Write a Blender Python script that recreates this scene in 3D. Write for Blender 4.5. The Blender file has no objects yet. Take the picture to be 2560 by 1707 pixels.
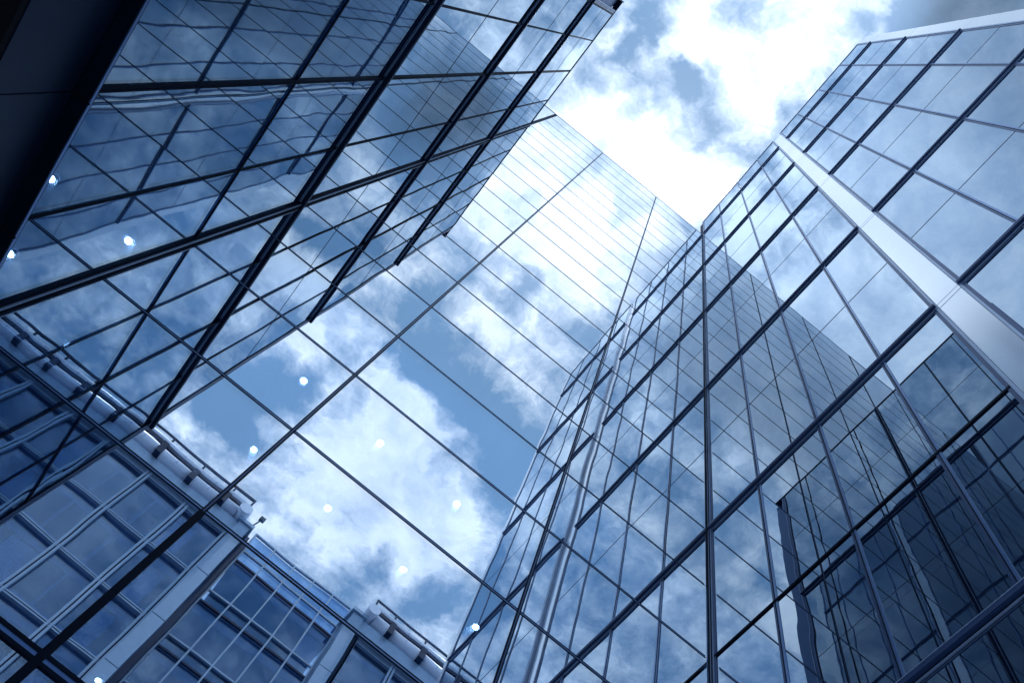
import bpy, bmesh, math, random
from mathutils import Matrix, Vector
random.seed(7)

# ------------------------------------------------------------------ scene units
U = 3.04            # metres per survey unit (1 unit = distance from camera to the end wall)
EYE = 1.6           # camera height
XR, XL, YC = .9055, -.6545, 1.0      # right wall, left wall, end wall (survey units, camera at 0,0)
G = -EYE / U        # ground level in units

scn = bpy.context.scene
COL = scn.collection

# ------------------------------------------------------------------ camera
cd = bpy.data.cameras.new('camera'); cam = bpy.data.objects.new('camera', cd); COL.objects.link(cam)
cd.sensor_width = 36.0; cd.lens = 32.986; cd.clip_start = .02; cd.clip_end = 6000
r0 = Vector((0.77643305, -0.60137341, 0.18841906)); r1 = Vector((0.62951185, 0.7261433, -0.2764611)); r2 = Vector((0.02943712, 0.33326557, 0.94237334))
m = Matrix((r0, -r1, -r2)).transposed().to_4x4(); m.translation = Vector((0, 0, EYE))
cam.matrix_world = m
scn.camera = cam

# ------------------------------------------------------------------ world: physical sky with broken cloud
SUN_Q = (.0, .07)                       # x/z, y/z of the sun, almost overhead behind thin cloud
sun_dir = Vector((SUN_Q[0], SUN_Q[1], 1)).normalized()
world = bpy.data.worlds.new('World'); scn.world = world; world.use_nodes = True
nt = world.node_tree; nt.nodes.clear(); N = nt.nodes; LK = nt.links

def _set(sock, v, L):
    if isinstance(v, bpy.types.NodeSocket): L.new(v, sock)
    else: sock.default_value = v

class NB:
    """small node builder"""
    def __init__(s, tree): s.t = tree; s.n = tree.nodes; s.l = tree.links
    def m(s, op, a, b=None, c=None, clamp=False):
        n = s.n.new('ShaderNodeMath'); n.operation = op; n.use_clamp = clamp
        for i, v in enumerate((a, b, c)):
            if v is not None: _set(n.inputs[i], v, s.l)
        return n.outputs[0]
    def vm(s, op, a, b=None, out=0):
        n = s.n.new('ShaderNodeVectorMath'); n.operation = op
        _set(n.inputs[0], a, s.l)
        if b is not None:
            if op == 'SCALE': _set(n.inputs[3], b, s.l)
            else: _set(n.inputs[1], b, s.l)
        return n.outputs[out]
    def noise(s, vec, scale, detail=2, rough=.5, color=False, dist=0, lac=2.0):
        n = s.n.new('ShaderNodeTexNoise'); _set(n.inputs['Vector'], vec, s.l)
        n.inputs['Scale'].default_value = scale; n.inputs['Detail'].default_value = detail
        n.inputs['Roughness'].default_value = rough; n.inputs['Distortion'].default_value = dist
        n.inputs['Lacunarity'].default_value = lac
        return n.outputs['Color' if color else 'Fac']
    def mapr(s, v, a, b, c, d, smooth=False):
        n = s.n.new('ShaderNodeMapRange'); n.interpolation_type = 'SMOOTHSTEP' if smooth else 'LINEAR'
        n.clamp = True
        _set(n.inputs[0], v, s.l)
        for i, x in enumerate((a, b, c, d)): _set(n.inputs[1 + i], x, s.l)
        return n.outputs[0]
    def mix(s, f, a, b, blend='MIX'):
        n = s.n.new('ShaderNodeMix'); n.data_type = 'RGBA'; n.blend_type = blend
        _set(n.inputs[0], f, s.l); _set(n.inputs[6], a, s.l); _set(n.inputs[7], b, s.l)
        return n.outputs[2]

B = NB(nt)
BLOBS = [(-0.004, -0.618, 0.079, 1), (0.005, -0.525, 0.056, 1), (0.101, -0.564, 0.057, 1), (0.081, -0.649, 0.081, 0.9), (-0.046, -0.686, 0.049, 0.8), (0.151, -0.597, 0.042, 1), (-0.044, -0.504, 0.033, 0.9), (-0.043, -0.597, 0.047, 0.9), (-0.065, -0.772, 0.045, 0.5), (0.014, -0.736, 0.045, 0.7), (0.042, -0.445, 0.046, -1.2), (-0.03, -0.436, 0.041, -1), (0.114, -0.46, 0.044, -1.2), (-0.07, -0.439, 0.024, -0.7), (0.006, -0.444, 0.034, -0.8), (0.127, -0.518, 0.025, -0.8), (0.014, -0.354, 0.035, 0.9), (0.074, -0.333, 0.023, 0.7), (-0.037, -0.355, 0.028, 0.7), (-0.03, -0.231, 0.057, 0.9), (0.038, -0.232, 0.057, 0.9), (-0.089, -0.235, 0.057, 1), (-0.092, -0.329, 0.028, 0.4), (0.006, -0.277, 0.025, -0.9), (-0.002, -0.319, 0.021, -0.6), (0.086, -0.292, 0.02, -0.6), (-0.084, -0.395, 0.028, -0.4), (-0.159, -0.517, 0.035, 0.8), (-0.151, -0.458, 0.039, 0.6), (-0.107, -0.471, 0.029, 0.8), (-0.127, -0.376, 0.033, 0.5), (-0.195, -0.527, 0.03, 0.5), (-0.193, -0.654, 0.045, -1.1), (-0.174, -0.596, 0.036, -1.0), (-0.13, -0.578, 0.031, -0.9), (-0.226, -0.641, 0.026, -0.6), (-0.149, -0.664, 0.027, -0.6), (-0.231, -0.724, 0.027, 0.8), (-0.106, -0.69, 0.027, 0.6), (0.074, -0.701, 0.03, -1.0), (0.161, -0.688, 0.044, -1.1), (0.151, -0.746, 0.028, -0.8), (0.17, -0.632, 0.024, -0.3), (0.215, -0.682, 0.033, 0.6), (-0.03, -0.018, 0.035, 1), (0.02, -0.008, 0.035, 0.8), (-0.049, 0.085, 0.033, 0.9), (-0.068, 0.121, 0.033, 1), (0.021, 0.118, 0.05, 1), (0.075, 0.085, 0.041, 1), (-0.005, 0.061, 0.024, 0.5), (-0.061, 0.035, 0.022, -1.1), (-0.067, 0.006, 0.023, -1), (-0.102, 0.027, 0.02, -0.8), (-0.081, 0.065, 0.018, -0.6), (0.016, -0.006, 0.012, -0.7), (-0.004, 0.025, 0.018, -0.8), (0.018, -0.068, 0.023, -0.7), (0.051, 0.058, 0.012, -0.4), (0.135, -0.174, 0.029, -2.2), (0.121, -0.147, 0.022, -1.5), (0.097, -0.12, 0.018, -0.3), (0.075, -0.056, 0.034, 0.8), (0.079, -0.096, 0.022, 0.5), (0.07, 0.002, 0.035, 0.9), (0.203, -0.452, 0.034, 1.4), (0.24, -0.459, 0.029, 1.2), (0.226, -0.516, 0.04, 0.8), (0.204, -0.399, 0.035, -1.3), (0.244, -0.408, 0.021, -1), (0.185, -0.359, 0.028, -0.8), (0.208, -0.303, 0.032, 0.4), (0.255, -0.291, 0.022, 0.5), (0.285, -0.528, 0.045, 0.4), (0.291, -0.637, 0.042, -0.4), (0.354, -0.625, 0.042, -0.2), (0.185, -0.279, 0.022, -0.6), (0.278, -0.282, 0.031, 0.7), (-0.005, -0.166, 0.034, 0.9), (0.067, -0.173, 0.03, 0.8), (-0.077, -0.165, 0.038, 0.9), (0.088, -0.225, 0.022, 0.6), (-0.103, -0.291, 0.032, 0.5), (0.068, 0.128, 0.038, 1.1), (-0.018, 0.097, 0.033, 0.8), (-0.149, 0.02, 0.036, 0.5), (-0.147, 0.118, 0.029, 0.8), (-0.306, -0.253, 0.041, 0.7), (-0.358, -0.351, 0.043, -0.5), (-0.322, -0.303, 0.023, 0.8), (-0.483, -0.416, 0.044, 0.6), (-0.428, -0.389, 0.029, -1), (-0.296, -0.41, 0.034, 0.5), (-0.238, 0.086, 0.066, 0.7), (-0.152, 0.081, 0.037, 0.6)]
sky = N.new('ShaderNodeTexSky'); sky.sky_type = 'NISHITA'; sky.sun_disc = False
sky.sun_elevation = math.asin(sun_dir.z); sky.sun_rotation = math.atan2(sun_dir.x, sun_dir.y)
tc = N.new('ShaderNodeTexCoord'); dirv = tc.outputs['Generated']
sx = N.new('ShaderNodeSeparateXYZ'); LK.new(dirv, sx.inputs[0])
zz = B.m('MAXIMUM', sx.outputs[2], .06)
cx = N.new('ShaderNodeCombineXYZ'); _set(cx.inputs[0], B.m('DIVIDE', sx.outputs[0], zz), LK); _set(cx.inputs[1], B.m('DIVIDE', sx.outputs[1], zz), LK)
q = cx.outputs[0]                        # the cloud deck, seen as a flat layer overhead
w1 = B.vm('SCALE', B.vm('SUBTRACT', B.noise(q, 7, 5, .62, color=True), (.5, .5, .5)), .10)
w2 = B.vm('SCALE', B.vm('SUBTRACT', B.noise(q, 30, 4, .6, color=True), (.5, .5, .5)), .018)
qw = B.vm('ADD', B.vm('ADD', q, w1), w2)
acc = None
for (bx, by, br, ba) in BLOBS:
    d = B.vm('DISTANCE', qw, (bx, by, 0), out=1)
    v = B.mapr(d, br * 1.35, br * .35, 0, ba, smooth=True)
    acc = v if acc is None else B.m('ADD', acc, v)
acc = B.m('MAXIMUM', B.m('MINIMUM', acc, 1.25), -1.3)
f1 = B.noise(q, 6.5, 9, .58, dist=.25)
f2 = B.noise(qw, 19, 8, .62)
# large masses + fractal break-up
f3 = B.noise(qw, 55, 5, .6)
dens = B.m('ADD', B.m('MULTIPLY', B.m('SUBTRACT', f1, .5), 2.4), B.m('MULTIPLY', B.m('SUBTRACT', f2, .5), 1.5))
dens = B.m('ADD', dens, B.m('MULTIPLY', B.m('SUBTRACT', f3, .5), .85))
dens = B.m('ADD', B.m('ADD', dens, B.m('MULTIPLY', acc, .62)), .03)
cov = B.mapr(dens, -.42, .56, 0, 1)
cov = B.m('POWER', cov, 1.25)
# the sky clears to a smooth haze on one side
sq = N.new('ShaderNodeSeparateXYZ'); LK.new(q, sq.inputs[0])
clear = B.m('MULTIPLY', B.mapr(sq.outputs[0], -.17, -.27, 0, 1, smooth=True), B.mapr(sq.outputs[1], -.02, .06, 0, 1, smooth=True))
clear2 = B.m('MULTIPLY', B.mapr(sq.outputs[0], -.10, -.20, 0, 1, smooth=True), B.m('MULTIPLY', B.mapr(sq.outputs[1], .04, -.02, 0, 1, smooth=True), B.mapr(sq.outputs[1], -.32, -.24, 0, 1, smooth=True)))
clear = B.m('MAXIMUM', clear, clear2)
hz = B.m('MULTIPLY', B.mapr(sq.outputs[1], -.16, .03, .32, .93), B.mapr(sq.outputs[0], -.12, -.50, 1.0, .55))
dusk = B.m('SUBTRACT', 1, B.m('MULTIPLY', clear2, B.mapr(sq.outputs[1], -.04, -.18, 0, .45)))
cov = B.m('ADD', B.m('MULTIPLY', cov, B.m('SUBTRACT', 1, B.m('MULTIPLY', clear, .9))), B.m('MULTIPLY', clear, hz))
# thin bright veil round the sun
sd = B.vm('DISTANCE', q, (.035, .12, 0), out=1)
glow = B.m('EXPONENT', B.m('MULTIPLY', B.m('POWER', B.m('DIVIDE', sd, .115), 2.0), -1.0))
wide = B.m('EXPONENT', B.m('MULTIPLY', B.m('DIVIDE', sd, .60), -1.0))
bw = N.new('ShaderNodeRGBToBW'); LK.new(sky.outputs[0], bw.inputs[0])
blue = B.vm('SCALE', (.86, 1.67, 2.92), B.m('MINIMUM', bw.outputs[0], 2.5))
SKYG = (-.45,1.22)
blue = B.vm('SCALE', blue, B.m('ADD', B.m('MULTIPLY', wide, SKYG[0]), SKYG[1]))
thick = B.mapr(B.m('ADD', B.m('MULTIPLY', f2, .6), B.m('MULTIPLY', B.noise(q, 9, 6, .55), .4)), .36, .60, .76, 1.08)
cloudb = B.m('MULTIPLY', B.m('ADD', B.m('MULTIPLY', wide, .5), 13.9), thick)
tone = B.mix(B.mapr(thick, .78, 1.05, 0, 1), (.69, .875, 1.17, 1), (.78, .91, 1.09, 1))
cloud = B.vm('SCALE', tone, cloudb)
gap = B.mapr(B.vm('DISTANCE', qw, (.175, -.19, 0), out=1), .09, .02, 1, .42, smooth=True)
blue = B.vm('SCALE', blue, B.m('MULTIPLY', dusk, gap))
cov = B.m('MULTIPLY', cov, B.mapr(B.vm('DISTANCE', qw, (.18, -.20, 0), out=1), .12, .05, 1, .12, smooth=True))
col = B.mix(cov, blue, cloud)
veil = B.vm('SCALE', (.90, .96, 1.04), B.m('MULTIPLY', glow, 2.6))
col = B.vm('ADD', col, veil)
sd2 = B.vm('DISTANCE', q, (-.01, -.18, 0), out=1)
glow2 = B.m('EXPONENT', B.m('MULTIPLY', B.m('POWER', B.m('DIVIDE', sd2, .115), 2.0), -1.0))
col = B.vm('ADD', col, B.vm('SCALE', (.88, .95, 1.05), B.m('MULTIPLY', glow2, 5.5)))
bg = N.new('ShaderNodeBackground'); LK.new(col, bg.inputs[0]); bg.inputs[1].default_value = .1
wo = N.new('ShaderNodeOutputWorld'); LK.new(bg.outputs[0], wo.inputs[0])
world.cycles.sampling_method = 'MANUAL'; world.cycles.sample_map_resolution = 512

# ------------------------------------------------------------------ sun and exposure
sl = bpy.data.lights.new('sun', 'SUN'); sl.energy = 2.5; sl.angle = math.radians(1.0); sl.color = (.94, .97, 1)
so = bpy.data.objects.new('sun', sl); COL.objects.link(so); so.location = (0, 0, 60)
so.rotation_euler = sun_dir.to_track_quat('Z', 'Y').to_euler()
vs = scn.view_settings; vs.view_transform = 'Standard'; vs.look = 'None'; vs.gamma = 1; vs.exposure = 0; vs.use_curve_mapping = False
scn.cycles.max_bounces = 12; scn.cycles.glossy_bounces = 8; scn.cycles.diffuse_bounces = 3; scn.cycles.transparent_max_bounces = 12
scn.cycles.sample_clamp_indirect = 6

# ------------------------------------------------------------------ materials
MATS = {}
def new_mat(name):
    mt = bpy.data.materials.new(name); mt.use_nodes = True; mt.node_tree.nodes.clear(); MATS[name] = mt
    return mt, NB(mt.node_tree)
def out(b, sh):
    o = b.n.new('ShaderNodeOutputMaterial'); b.l.new(sh, o.inputs[0])

def principled(name, col, rough=.4, metal=0, var=.12, scale=3, spec=.5, streak=False):
    mt, b = new_mat(name)
    p = b.n.new('ShaderNodeBsdfPrincipled'); g = b.n.new('ShaderNodeNewGeometry'); oi = b.n.new('ShaderNodeObjectInfo')
    pos = g.outputs['Position']
    if streak:
        pos = b.vm('MULTIPLY', pos, (1, 1, .12))
    n = b.noise(pos, scale, 5, .6)
    f = b.m('ADD', b.mapr(n, .3, .7, 1 - var, 1 + var), b.m('MULTIPLY', b.m('SUBTRACT', oi.outputs['Random'], .5), var))
    _set(p.inputs['Base Color'], b.vm('SCALE', col, f), b.l)
    _set(p.inputs['Roughness'], b.mapr(b.noise(pos, scale * .6, 2), .3, .7, rough - .02, rough + .03), b.l)
    p.inputs['Metallic'].default_value = metal; p.inputs['Specular IOR Level'].default_value = spec
    out(b, p.outputs[0]); return mt

def glass(name, lo, hi, power, tint, see=False, wave=.0020, freq=1.0, inner=(.012, .024, .055)):
    """coated facade glass: mirror that strengthens at grazing view over a dim interior; every pane slightly out of true"""
    mt, b = new_mat(name)
    g = b.n.new('ShaderNodeNewGeometry'); oi = b.n.new('ShaderNodeObjectInfo')
    rnd = b.vm('SCALE', (37.1, 91.7, 53.3), oi.outputs['Random'])
    pos = b.vm('ADD', g.outputs['Position'], rnd)
    h = b.m('ADD', b.noise(pos, freq, 1, .4), b.m('MULTIPLY', b.noise(pos, freq * 3.1, 1, .4), .10))
    wn = b.n.new('ShaderNodeTexWhiteNoise'); wn.noise_dimensions = '1D'; b.l.new(oi.outputs['Random'], wn.inputs['W'])
    tilt = b.vm('DOT_PRODUCT', g.outputs['Position'], b.vm('SUBTRACT', wn.outputs['Color'], (.5, .5, .5)), out=1)
    h = b.m('ADD', h, b.m('MULTIPLY', tilt, .0016 / wave))
    bp = b.n.new('ShaderNodeBump'); bp.inputs['Strength'].default_value = 1; bp.inputs['Distance'].default_value = wave
    b.l.new(h, bp.inputs['Height'])
    lw = b.n.new('ShaderNodeLayerWeight'); lw.inputs[0].default_value = .5
    fac = b.m('ADD', b.m('MULTIPLY', b.m('POWER', lw.outputs['Facing'], power), hi - lo), lo)
    dirt = b.mapr(b.noise(b.vm('MULTIPLY', pos, (1, 1, .25)), 2.2, 6, .6), .25, .75, .89, 1.0)
    fac = b.m('MULTIPLY', fac, dirt)
    fac = b.m('MULTIPLY', fac, b.m('ADD', b.m('MULTIPLY', oi.outputs['Random'], .07), .93))
    gl = b.n.new('ShaderNodeBsdfGlossy'); gl.inputs['Roughness'].default_value = .0
    gl.inputs['Color'].default_value = (*tint, 1); b.l.new(bp.outputs[0], gl.inputs['Normal'])
    if see:
        tr = b.n.new('ShaderNodeBsdfTransparent'); tr.inputs[0].default_value = (.62, .78, .95, 1)
    else:
        tr = b.n.new('ShaderNodeBsdfDiffuse'); tr.inputs[0].default_value = (*inner, 1)
    mx = b.n.new('ShaderNodeMixShader'); _set(mx.inputs[0], fac, b.l)
    b.l.new(tr.outputs[0], mx.inputs[1]); b.l.new(gl.outputs[0], mx.inputs[2])
    out(b, mx.outputs[0]); return mt

g_left = glass('left_glass', .27, .97, 1.7, (.77, .885, .99), wave=.0034, freq=.8)
g_left_low = glass('left_low_glass', .12, .88, 2.3, (.72, .86, .96), see=True, wave=.0030, freq=.8)
g_end = glass('end_glass', .62, 1.0, 1.3, (.93, .965, 1.0), wave=.0022, freq=.9)
g_end_low = glass('end_low_glass', .25, 1.0, .6, (.90, .95, 1.0), see=True, wave=.0022, freq=.9)
g_right = glass('right_glass', .30, 1.0, 1.7, (.74, .87, .99), wave=.0010, freq=.6)
g_far = glass('office_glass', .20, .85, 2.2, (.42, .56, .72), see=True, wave=.003, freq=.5)
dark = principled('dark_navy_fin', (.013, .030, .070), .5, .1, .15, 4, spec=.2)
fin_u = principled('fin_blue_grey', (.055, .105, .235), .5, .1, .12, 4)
gasket = principled('black_gasket', (.007, .016, .036), .6, 0, .2, spec=.10)
steel = principled('pale_steel_trim', (.60, .72, .90), .36, .35, .10, 3)
band = principled('mid_blue_frame', (.20, .32, .56), .3, .7, .1, 4)
mull = principled('blue_grey_mullion', (.060, .115, .25), .35, .4, .12, 4)
pier_m = principled('pale_cladding', (.97, .985, 1.0), .17, .85, .02, 1, spec=1.0)
pier_s = principled('blue_grey_cladding', (.17, .27, .48), .45, .25, .06, 2, streak=True)
fascia_m = principled('navy_fascia', (.020, .040, .085), .45, .3, .10, 1.5, streak=True)
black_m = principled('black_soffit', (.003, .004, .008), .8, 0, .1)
inner_m = principled('dim_interior', (.020, .034, .070), .8, 0, .2)
pave = principled('paving', (.11, .15, .22), .75, 0, .2, 2)
frame_m = principled('office_frame', (.31, .43, .56), .4, .3, .08, 3)
span_m = principled('office_spandrel', (.14, .19, .27), .5, .1, .10, 3)
room_m = principled('office_room', (.045, .066, .11), .8, 0, .35, .35)
blind_m = principled('office_curtain', (.20, .30, .44), .8, 0, .25, 9)
white_m = principled('white_tube', (.80, .87, .97), .35, .1, .04, 2)

def lamp_mat():
    mt, b = new_mat('lit_lens')
    e = b.n.new('ShaderNodeEmission'); e.inputs[0].default_value = (.93, .97, 1, 1); e.inputs[1].default_value = 26
    out(b, e.outputs[0]); return mt
lens_m = lamp_mat()

# ------------------------------------------------------------------ geometry helpers (coordinates in survey units)
def P(x, y, z): return Vector((x * U, y * U, z * U + EYE))
class MB:
    def __init__(s): s.bm = bmesh.new(); s.mats = []
    def mi(s, mat):
        if mat not in s.mats: s.mats.append(mat)
        return s.mats.index(mat)
    def box(s, x0, x1, y0, y1, z0, z1, mat):
        i = s.mi(mat)
        v = [s.bm.verts.new(P(x, y, z)) for z in (z0, z1) for y in (y0, y1) for x in (x0, x1)]
        for f in ((0, 2, 3, 1), (4, 5, 7, 6), (0, 1, 5, 4), (2, 6, 7, 3), (0, 4, 6, 2), (1, 3, 7, 5)):
            fc = s.bm.faces.new([v[k] for k in f]); fc.material_index = i
        return s
    def tube(s, a, b_, r, mat, n=20, cap=True):
        i = s.mi(mat); a = P(*a); b_ = P(*b_); r *= U
        d = (b_ - a).normalized(); u = d.orthogonal().normalized(); w = d.cross(u)
        ra = [s.bm.verts.new(a + (u * math.cos(t) + w * math.sin(t)) * r) for t in [2 * math.pi * k / n for k in range(n)]]
        rb = [s.bm.verts.new(b_ + (u * math.cos(t) + w * math.sin(t)) * r) for t in [2 * math.pi * k / n for k in range(n)]]
        for k in range(n):
            f = s.bm.faces.new((ra[k], ra[(k + 1) % n], rb[(k + 1) % n], rb[k])); f.material_index = i; f.smooth = n > 8
        if cap:
            f = s.bm.faces.new(ra[::-1]); f.material_index = i; f = s.bm.faces.new(rb); f.material_index = i
        return s
    def build(s, name, parent=None, bevel=0):
        bmesh.ops.recalc_face_normals(s.bm, faces=s.bm.faces)
        me = bpy.data.meshes.new(name); s.bm.to_mesh(me); s.bm.free()
        for mt in s.mats: me.materials.append(mt)
        o = bpy.data.objects.new(name, me); COL.objects.link(o)
        if parent: o.parent = parent; o.matrix_parent_inverse = Matrix.Translation(-parent.location)
        if bevel:
            md = o.modifiers.new('bevel', 'BEVEL'); md.width = bevel; md.segments = 2
        return o
def box(name, parent, mat, x0, x1, y0, y1, z0, z1, bevel=0):
    return MB().box(x0, x1, y0, y1, z0, z1, mat).build(name, parent, bevel)
def thing(name, label, cat, loc=(0, 0, G), group=None):
    o = bpy.data.objects.new(name, None); COL.objects.link(o); o.location = P(*loc)
    o.empty_display_size = .5
    o['label'] = label; o['category'] = cat
    if group: o['group'] = group
    return o

# ------------------------------------------------------------------ ground
gm = MB(); gm.box(-600, 600, -600, 600, G - .3, G, pave); go = gm.build('ground'); go['kind'] = 'structure'

T = .010   # glass thickness in units / 2 ...
# heights
CH = [G, .05, .45, .856, 1.256, 1.608, 1.96] + [2.2855 + .32784 * k for k in range(18)]
RH = [G, .70, 1.419, 1.972, 2.626, 3.281, 3.936, 4.611, 5.287, 5.949, 6.611, 7.26, 7.91, 8.5436]
RFIN = [1.419, 2.626, 3.936, 5.287, 6.611, 7.91]
LH = [1.222, 1.968, 2.574, 3.232, 3.889, 4.543, 5.196, 5.854, 6.5115]
LFIN = [2.574, 3.889, 5.196]
RY1 = [1.0, .7837, .5375, .2896, .0926]
RY2 = [.001, -.205, -.4569, -.7078, -.9155]
LY = [1.0, .789, .5471, .3057, .0999]
CX = [XL, -.1696, .4016, XR]
LOB = 2.52        # lobby ceiling height

# ------------------------------------------------------------------ end wall building (C)
cb = thing('glass_office_block', 'flush mirror glass wall with closely spaced thin joints and clouds, between two finned blocks', 'building', (0.12, 1.0, G))
for i in range(3):
    for j in range(len(CH) - 1):
        g = .0015
        x0 = CX[i] + (.006 if i == 0 else g); x1 = CX[i + 1] - (.012 if i == 2 else g)
        box('window_pane', cb, g_end_low if CH[j + 1] < 2.4 else g_end, x0, x1, YC, YC + .004, CH[j] + g, CH[j + 1] - g)
for j in range(1, len(CH) - 1):
    z = CH[j]; mb = MB(); s = 1.0 if z < 2.1 else .8
    t = .0050 * s; d = .0007
    if z < .9: t = .0105; d = .003
    mb.box(XL + .012, XR - .022, YC - d, YC - .0001, z - t, z - t * .38, gasket)
    mb.box(XL + .012, XR - .022, YC - d * .6, YC - .0001, z - t * .38, z + t * .38, band)
    mb.box(XL + .012, XR - .022, YC - d, YC - .0001, z + t * .38, z + t, gasket)
    mb.build('transom', cb)
for x in CX[1:3]:
    mb = MB(); t = .0042
    mb.box(x - t, x - t * .4, YC - .0018, YC - .0008, G, CH[-1], gasket)
    mb.box(x - t * .4, x + t * .4, YC - .0014, YC - .0008, G, CH[-1], mull)
    mb.box(x + t * .4, x + t, YC - .0018, YC - .0008, G, CH[-1], gasket)
    mb.box(x - .0058, x + .0058, YC - .0034, YC - .0019, G, 1.25, gasket)
    mb.build('mullion', cb)
box('roof_edge', cb, steel, XL - .6, XR - .004, YC - .002, YC + .02, CH[-1] + .001, CH[-1] + .008)
# the building behind the glass: upper floors are a closed block, the lobby below is open and dark
box('upper_floors', cb, inner_m, -3.6, XR + .3, YC + .006, 4.4, LOB + .02, CH[-1] - .002)
box('lobby_ceiling', cb, inner_m, -3.59, XR + .29, YC + .012, 4.38, LOB, LOB + .018)
mb = MB(); mb.box(-3.6, XR + .3, 4.4, 4.5, G, LOB, inner_m); mb.box(-3.7, -3.6, .1, 4.5, G, LOB, inner_m); mb.box(XR + .3, XR + .34, 1.05, 4.4, G, LOB, inner_m)
mb.build('lobby_wall', cb)
box('spandrel_wall', cb, g_end, -3.6, XL - .02, YC + .001, YC + .0055, 6.54, CH[-1] - .002)

# ------------------------------------------------------------------ left block (L)
lb = thing('left_glass_block', 'mirror glass block on the left with dark projecting fins above a navy fascia', 'building', (XL, .5, G))
for i in range(4):
    for j in range(len(LH) - 1):
        g = .002
        y1 = LY[i] - (.010 if i == 0 else g); y0 = LY[i + 1] + g
        box('window_pane', lb, g_left_low if LH[j + 1] < 2.7 else g_left, XL - .004, XL, y0, y1, LH[j] + g, LH[j + 1] - g)
# corner post against the end wall
mb = MB()
mb.box(XL + .0002, XL + .0085, YC - .0080, YC - .0012, 1.262, 6.51, gasket)
mb.box(XL + .0002, XL + .0100, YC - .0104, YC - .0082, 1.262, 6.51, steel)
mb.box(XL + .0087, XL + .0125, YC - .004, YC - .0009, 1.262, 6.51, gasket)
mb.box(XL + .0002, XL + .0060, YC - .0155, YC - .0106, 1.262, 6.51, gasket)
mb.build('corner_post', lb)
for k, y in enumerate(LY[1:]):
    mb = MB(); t = .0055 if k == 1 else .0034
    if k == 1:
        mb.box(XL + .0004, XL + .0035, y - t, y - .001, 1.264, 6.51, gasket)
        mb.box(XL + .0004, XL + .0035, y + .001, y + t, 1.264, 6.51, gasket)
        mb.box(XL + .0004, XL + .002, y - .001, y + .001, 1.264, 6.51, mull)
    else:
        mb.box(XL + .0004, XL + .0028, y - t, y + t, 1.264, 6.51, gasket)
    mb.build('mullion', lb)
for z in LFIN:
    mb = MB()
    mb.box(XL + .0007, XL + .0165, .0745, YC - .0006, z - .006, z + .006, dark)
    mb.box(XL + .0007, XL + .0174, .0745, YC - .0006, z + .0062, z + .0078, steel)
    mb.box(XL + .0007, XL + .0035, .0745, YC - .0006, z - .0095, z - .0062, steel)
    mb.build('fin', lb)
for z in (1.968,):
    box('thick_transom', lb, gasket, XL + .0007, XL + .004, .10, YC - .0006, z - .004, z + .004)
for z in (3.232, 4.543, 5.854):
    box('glazing_joint', lb, gasket, XL + .0003, XL + .0009, .10, YC - .012, z - .0016, z + .0016)
mb = MB()
mb.box(XL + .0045, XL + .0295, .07, YC - .001, 1.2065, 1.2165, gasket)
mb.box(XL + .0297, XL + .0318, .07, YC - .001, 1.2040, 1.2105, band)
mb.box(XL + .0007, XL + .0060, .07, YC - .001, 1.2170, 1.2240, gasket)
mb.build('base_fin', lb)
# joints of the base fin
for y in (LY[1], LY[2], LY[3]):
    box('fin_joint', lb, black_m, XL + .005, XL + .0325, y - .0012, y + .0012, 1.2030, 1.2060)
for a_, b_ in ((1.0, .789), (.789, .5471), (.5471, .3057), (.3057, .07)):
    box('fascia_panel', lb, fascia_m, XL - .006, XL + .004, b_ + .0012, a_ - .0012, 1.031, 1.2055)
box('fascia_recess', lb, gasket, XL - .012, XL - .0065, .07, 1.0, 1.031, 1.222)
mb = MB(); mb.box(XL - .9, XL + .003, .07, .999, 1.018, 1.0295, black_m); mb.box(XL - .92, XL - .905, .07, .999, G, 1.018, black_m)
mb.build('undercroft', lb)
box('upper_floors', lb, inner_m, -3.6, XL - .0055, .074, .994, LOB + .02, 6.50)
box('lobby_ceiling', lb, inner_m, -3.58, XL - .006, .08, 1.005, LOB - .002, LOB + .016)
mb = MB(); mb.box(-3.6, XL - .014, .07, .074, 1.031, LOB, inner_m); mb.box(-3.6, XL - .92, .055, .069, G, 1.04, inner_m)
mb.build('end_wall', lb)
# set back end pier
for k in range(len(LFIN) + 1):
    z0 = ([1.031] + LFIN)[k]; z1 = (LFIN + [6.50])[k]
    zm = (z0 + z1) / 2
    for (a_, b_) in ((z0, zm), (zm, z1)):
        box('cladding_panel', lb, pier_s, XL - .06, XL - .032, -.030, .0725, a_ + .0012, b_ - .0012)
box('end_trim', lb, steel, XL - .0315, XL + .003, .069, .0735, 1.264, 6.505)
box('glass_edge_trim', lb, mull, XL - .004, XL + .001, .0745, .0945, 1.264, 6.505)
mb = MB(); mb.box(XL - .03, XL + .004, .0, YC - .003, 6.517, 6.529, gasket); mb.box(XL - .07, XL - .0305, -.03, .06, 6.505, 6.529, mull)
mb.box(XL - .03, XL + .0105, -.006, -.0005, 6.512, 6.531, gasket)
mb.build('coping', lb)

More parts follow.
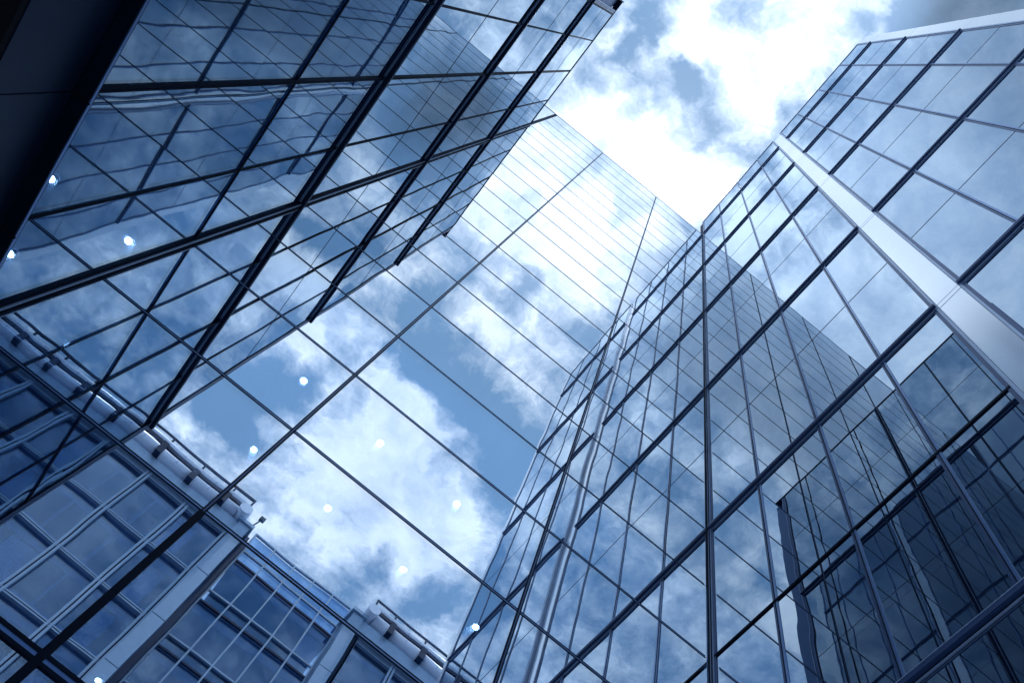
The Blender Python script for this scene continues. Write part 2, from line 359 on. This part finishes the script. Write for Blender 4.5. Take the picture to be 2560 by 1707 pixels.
# ------------------------------------------------------------------ right block (R)
rb = thing('right_glass_block', 'tall mirror glass building on the right, split by a pale vertical pier', 'building', (XR, 0, G))
for cols in (RY1, RY2):
    for i in range(4):
        for j in range(len(RH) - 1):
            if j == 0: continue
            g = .002
            z0 = RH[j] if j > 1 else G
            y1 = cols[i] - (.012 if cols[i] == 1.0 else g); y0 = cols[i + 1] + g
            box('window_pane', rb, g_right, XR, XR + .004, y0, y1, z0 + g, RH[j + 1] - g)
    a_, b_ = cols[0] - (.0006 if cols[0] == 1.0 else -.006), cols[-1] - .006
    for z in RFIN:
        mb = MB()
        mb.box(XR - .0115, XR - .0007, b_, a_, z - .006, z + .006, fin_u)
        mb.box(XR - .0125, XR - .0007, b_, a_, z + .0062, z + .0080, steel)
        mb.box(XR - .0022, XR - .0007, b_, a_, z - .0110, z - .0062, gasket)
        mb.box(XR - .0035, XR - .0007, b_, a_, z - .0150, z - .0112, steel)
        mb.build('fin', rb)
    box('thick_transom', rb, gasket, XR - .0035, XR - .0007, b_, a_, 1.972 - .0045, 1.972 + .0045)
    for z in (.70, 3.281, 4.611, 5.949, 7.26):
        box('glazing_joint', rb, mull, XR - .0009, XR - .0003, b_, a_, z - .0018, z + .0018)
    box('coping', rb, mull, XR - .004, XR + .03, b_, a_ + .004, 8.545, 8.556)
    for y in cols[1:-1]:
        mb = MB(); t = .0070
        mb.box(XR - .0020, XR - .0005, y - t, y - .0013, G, 8.543, band)
        mb.box(XR - .0026, XR - .0005, y - .0012, y + .0012, G, 8.543, gasket)
        mb.box(XR - .0020, XR - .0005, y + .0013, y + t, G, 8.543, mull)
        mb.build('mullion', rb)
    for y, sg in ((cols[0], -1), (cols[-1], 1)):
        if y == 1.0: continue
        mb = MB()
        ya, yb = sorted((y - sg * .007, y - sg * .0005)); mb.box(XR - .0045, XR + .0075, ya, yb, G, 8.543, steel)
        ya, yb = sorted((y, y + sg * .009)); mb.box(XR - .0025, XR - .0006, ya, yb, G, 8.543, mull)
        mb.build('edge_trim', rb)
# corner post with the end wall
mb = MB()
mb.box(XR - .0060, XR - .0006, YC - .0060, YC - .0010, G, 8.54, gasket)
mb.box(XR - .0050, XR - .0006, YC - .0100, YC - .0062, G, 8.54, steel)
mb.box(XR - .0030, XR - .0006, YC - .0160, YC - .0102, G, 8.54, mull)
mb.box(XR - .0095, XR - .0062, YC - .0030, YC - .0008, G, CH[-1], steel)
mb.box(XR - .0130, XR - .0097, YC - .0036, YC - .0008, G, CH[-1], gasket)
mb.build('corner_post', rb)
def pier(y0, y1):
    zs = [G, 1.419]
    for z in RFIN[1:]: zs.append(z)
    zs.append(8.54)
    for k in range(len(zs) - 1):
        a_, b_ = zs[k], zs[k + 1]
        box('cladding_panel', rb, pier_m, XR + .008, XR + .05, y0, y1, a_ + .033, b_ - .0012, bevel=.004)
        box('cladding_panel', rb, pier_m, XR + .008, XR + .05, y0, y1, a_ + .0012, a_ + .0318, bevel=.004)
pier(.0085, .0852)
pier(-1.0, -.9232)
box('upper_floors', rb, inner_m, XR + .0055, XR + 3, -.91, -.006, G, 8.535)
box('upper_floors', rb, inner_m, XR + .052, XR + 3, -.005, .099, G, 8.535)
box('upper_floors', rb, inner_m, XR + .0055, XR + 3, .1, 1.04, G, 8.535)
box('upper_floors', rb, inner_m, XR + .052, XR + 3, -1.0, -.9105, G, 8.535)
box('side_wall', rb, pier_m, XR + .0515, XR + 3, -1.006, -1.0005, G, 8.53)

# ------------------------------------------------------------------ downlights in the lobby ceiling
LHT = 2.50
LQ = [(-.513, .56), (-.397, .56), (-.131, .559), (-.013, .56), (.105, .559), (-.512, .677), (-.130, .678), (-.013, .677), (.108, .678), (.224, .678), (-.113, 1.133)]
LBL = ['round downlight near the navy fascia at the far left, upper of the two small ones',
 'round downlight seen through the left glass wall under the second fin',
 'round downlight in the blue sky reflection, nearest the left block edge',
 'round downlight over the big white cloud, in the row nearest the top',
 'round downlight by the ragged right edge of the big white cloud',
 'round downlight beside the navy fascia, lower of the two small ones',
 'round downlight just above the roof railing reflection',
 'round downlight over the lower left of the big white cloud',
 'round downlight over the dark cloud patch below the big white cloud',
 'round downlight beside the fin tips at the bottom centre',
 'small round downlight at the bottom left edge of the picture']
for (qx, qy), lab in zip(LQ, LBL):
    t = thing('ceiling_downlight', lab, 'lamp', (qx * LHT, qy * LHT, LHT), 'round downlights of the lobby ceiling')
    c = P(qx * LHT, qy * LHT, LHT)
    bm = bmesh.new()
    n = 28; rings = [(.0116, 0.0), (.0112, -.0030), (.0090, -.0046), (.005, -.0052)]
    vs_ = [[bm.verts.new(c + Vector((r * U * math.cos(2 * math.pi * k / n), r * U * math.sin(2 * math.pi * k / n), z * U))) for k in range(n)] for r, z in rings]
    for a_ in range(len(rings) - 1):
        for k in range(n):
            f = bm.faces.new((vs_[a_][k], vs_[a_][(k + 1) % n], vs_[a_ + 1][(k + 1) % n], vs_[a_ + 1][k])); f.smooth = True
    bm.faces.new(vs_[-1])
    me = bpy.data.meshes.new('lens'); bm.to_mesh(me); bm.free(); me.materials.append(lens_m)
    o = bpy.data.objects.new('lens', me); COL.objects.link(o); o.parent = t; o.matrix_parent_inverse = Matrix.Translation(-t.location)
    bm = bmesh.new(); prof = [(.0118, -.0004), (.0128, -.0004), (.0134, .001), (.0134, .016), (.0118, .016)]
    vs_ = [[bm.verts.new(c + Vector((r * U * math.cos(2 * math.pi * k / n), r * U * math.sin(2 * math.pi * k / n), z * U))) for k in range(n)] for r, z in prof]
    for a_ in range(len(prof)):
        for k in range(n):
            b2 = (a_ + 1) % len(prof); f = bm.faces.new((vs_[a_][k], vs_[a_][(k + 1) % n], vs_[b2][(k + 1) % n], vs_[b2][k])); f.smooth = True
    me = bpy.data.meshes.new('housing'); bm.to_mesh(me); bm.free(); me.materials.append(mull)
    o = bpy.data.objects.new('housing', me); COL.objects.link(o); o.parent = t; o.matrix_parent_inverse = Matrix.Translation(-t.location)

# ------------------------------------------------------------------ office building behind the camera (seen mirrored in the end wall)
K = 10.5; YD = 2 - K          # its facade plane; the mirror puts it K units away
db = thing('office_building', 'pale framed office building with roof tubes and railing, mirrored in the lower left glass', 'building', (0, YD, G))
F = YD                        # facade plane, faces +y
def az(a): return a * K
LEV = [(1.237 - .1125 * k) * K for k in range(0, 12)]
LEV = [z for z in LEV if z > 1] + [G]
TOP = 1.268 * K
def tower(xa, xb, name_cols):
    nb = max(1, round((xb - xa) / .80)); w = (xb - xa) / nb
    for k in range(nb + 1):
        x = xa + k * w
        mb = MB(); mb.box(x - .05, x - .012, F - .02, F + .05, G, TOP - .1, frame_m); mb.box(x + .012, x + .05, F - .02, F + .05, G, TOP - .1, frame_m); mb.box(x - .011, x + .011, F - .02, F + .03, G, TOP - .1, gasket)
        mb.build('mullion', db)
    for j, z in enumerate(LEV[:-1]):
        mb = MB()
        mb.box(xa, xb, F - .03, F + .035, z - .035, z - .010, frame_m); mb.box(xa, xb, F - .03, F + .022, z - .009, z + .009, gasket); mb.box(xa, xb, F - .03, F + .035, z + .010, z + .035, frame_m)
        mb.build('floor_band', db)
        zb = LEV[j + 1]
        # spandrel and rooms behind the glass
        box('floor_slab', db, span_m, xa, xb, F - 1.6, F - .10, z - .20, z + .20)
        for k in range(nb):
            x0, x1 = xa + k * w + .052, xa + (k + 1) * w - .052
            if zb > 5:
                box('window', db, g_far, x0, x1, F - .05, F - .035, zb + .036, z - .036)
                if random.random() < .42:
                    c0 = x0 + random.random() * .3; c1 = min(x1, c0 + .25 + .3 * random.random())
                    mb = MB(); xx = c0
                    while xx < c1:
                        mb.tube((xx, F - .16, zb + .2), (xx, F - .16, z - .2), .018, blind_m, 8); xx += .032
                    mb.build('curtain', db)
                if random.random() < .35:
                    xm = (x0 + x1) / 2; box('inner_post', db, span_m, xm - .02, xm + .02, F - .14, F - .10, zb + .2, z - .2)
    box('room_wall', db, room_m, xa, xb, F - 1.75, F - 1.62, G, TOP - .1)
    box('cornice', db, frame_m, xa - .05, xb + .05, F - 1.6, F + .12, TOP - .27, TOP + .05)
    # roof tubes, dark channels, railing
    z = TOP
    for k in range(2):
        yy, zc, rr = ((.10, .215, .125), (.04, .565, .10))[k]
        mb = MB(); mb.tube((xa + .1, F + yy, z + zc), (xb - .1, F + yy, z + zc), rr, white_m, 28); mb.build('roof_tube', db)
        xx = xa + .45 + .35
        while xx < xb:
            box('tube_joint', db, band, xx - .004, xx + .004, F + yy - rr * .5, F + yy + rr * 1.012, z + zc - rr * .4, z + zc + rr * .2); xx += .70
    box('dark_channel', db, dark, xa + .1, xb - .1, F + .02, F + .19, z + .352, z + .43)
    xx = xa + .45
    while xx < xb:
        mb = MB(); mb.box(xx - .055, xx + .055, F + .05, F + .26, z + .055, z + .36, dark); mb.build('tube_bracket', db)
        mb = MB(); mb.box(xx - .016, xx + .016, F + .10, F + .13, z + .43, z + .74, dark); mb.build('railing_post', db)
        xx += .70
    box('railing', db, dark, xa, xb, F + .095, F + .13, z + .74, z + .775)
    for xe in (xa, xb):
        mb = MB(); mb.tube((xe, F - .5, z + .25), (xe, F + .30, z + .25), .12, white_m, 24); mb.build('end_tube', db)
        box('railing_post', db, dark, xe - .018, xe + .018, F + .095, F + .13, z + .35, z + .775)
def pierD(x0, x1):
    mb = MB()
    zz_ = G
    for z in LEV[::-1][1:] + [TOP + .05]:
        mb.box(x0, x1, F - .5, F + .16, zz_, z - .008, frame_m); zz_ = z + .008
    mb.build('pier', db)
    box('pier_side', db, dark, x1 + .001, x1 + .10, F - .5, F + .05, G, TOP)
    box('pier_cap', db, frame_m, x0 - .05, x1 + .05, F - .5, F + .2, TOP + .051, TOP + .13)
tower(az(-.80), az(-.118), 0)
pierD(az(-.113), az(-.092))
pierD(az(.120), az(.142))
tower(az(.147), az(.62), 0)
# recessed grid bay between the piers
x0, x1 = az(-.081), az(.118); FB = F - .28
ztop = 1.322 * K
nb = 5
for k in range(nb + 1):
    x = x0 + (x1 - x0) * k / nb
    box('mullion', db, frame_m, x - .014, x + .014, FB, FB + .05, G, ztop)
for z in LEV[:-1]:
    for dz in (0, .28):
        box('transom', db, dark if dz == 0 else frame_m, x0, x1, FB + .003, FB + .04, z + dz - .018, z + dz + .018)
    box('floor_slab', db, span_m, x0, x1, FB - 1.4, FB - .08, z - .15, z + .12)
for z in (TOP + .22, ztop):
    box('transom', db, frame_m, x0, x1, FB + .003, FB + .045, z - .015, z + .015)
for j, z in enumerate(LEV[:-1]):
    if z < 6: continue
    for k in range(nb):
        xa = x0 + (x1 - x0) * k / nb; xb = x0 + (x1 - x0) * (k + 1) / nb
        box('window', db, g_far, xa + .016, xb - .016, FB - .02, FB - .008, LEV[j + 1] + .02, z - .02)
        if random.random() < .2:
            mb = MB(); xx = xa + .05
            while xx < xb - .05:
                mb.tube((xx, FB - .12, LEV[j + 1] + .15), (xx, FB - .12, z - .16), .016, blind_m, 8); xx += .03
            mb.build('curtain', db)
box('parapet_glass', db, g_far, x0, x1, FB - .02, FB - .008, LEV[0] + .02, ztop - .02)
box('room_wall', db, room_m, x0, x1, FB - 1.55, FB - 1.42, G, LEV[0] + .2)
box('roof', db, span_m, az(-.8), az(.62), F - 6, F - 1.8, G, TOP - .3)
box('end_wall', db, span_m, az(-.8) - .3, az(-.8) - .06, F - 6, F + .05, G, TOP)
box('end_wall', db, span_m, az(.62) + .06, az(.62) + .3, F - 6, F + .05, G, TOP)
box('back_wall', db, span_m, az(-.8), az(.62), F - 6.2, F - 6.01, G, TOP)
# roof camera post between railing and grid bay
mb = MB(); xq = az(-.096)
mb.tube((xq, F + .05, TOP + .10), (xq + .08, F + .05, TOP + .62), .014, dark, 8); mb.box(xq + .03, xq + .13, F + .02, F + .08, TOP + .56, TOP + .64, dark); mb.box(xq - .05, xq + .05, F + .02, F + .08, TOP + .13, TOP + .17, dark)
mb.build('roof_camera', db)
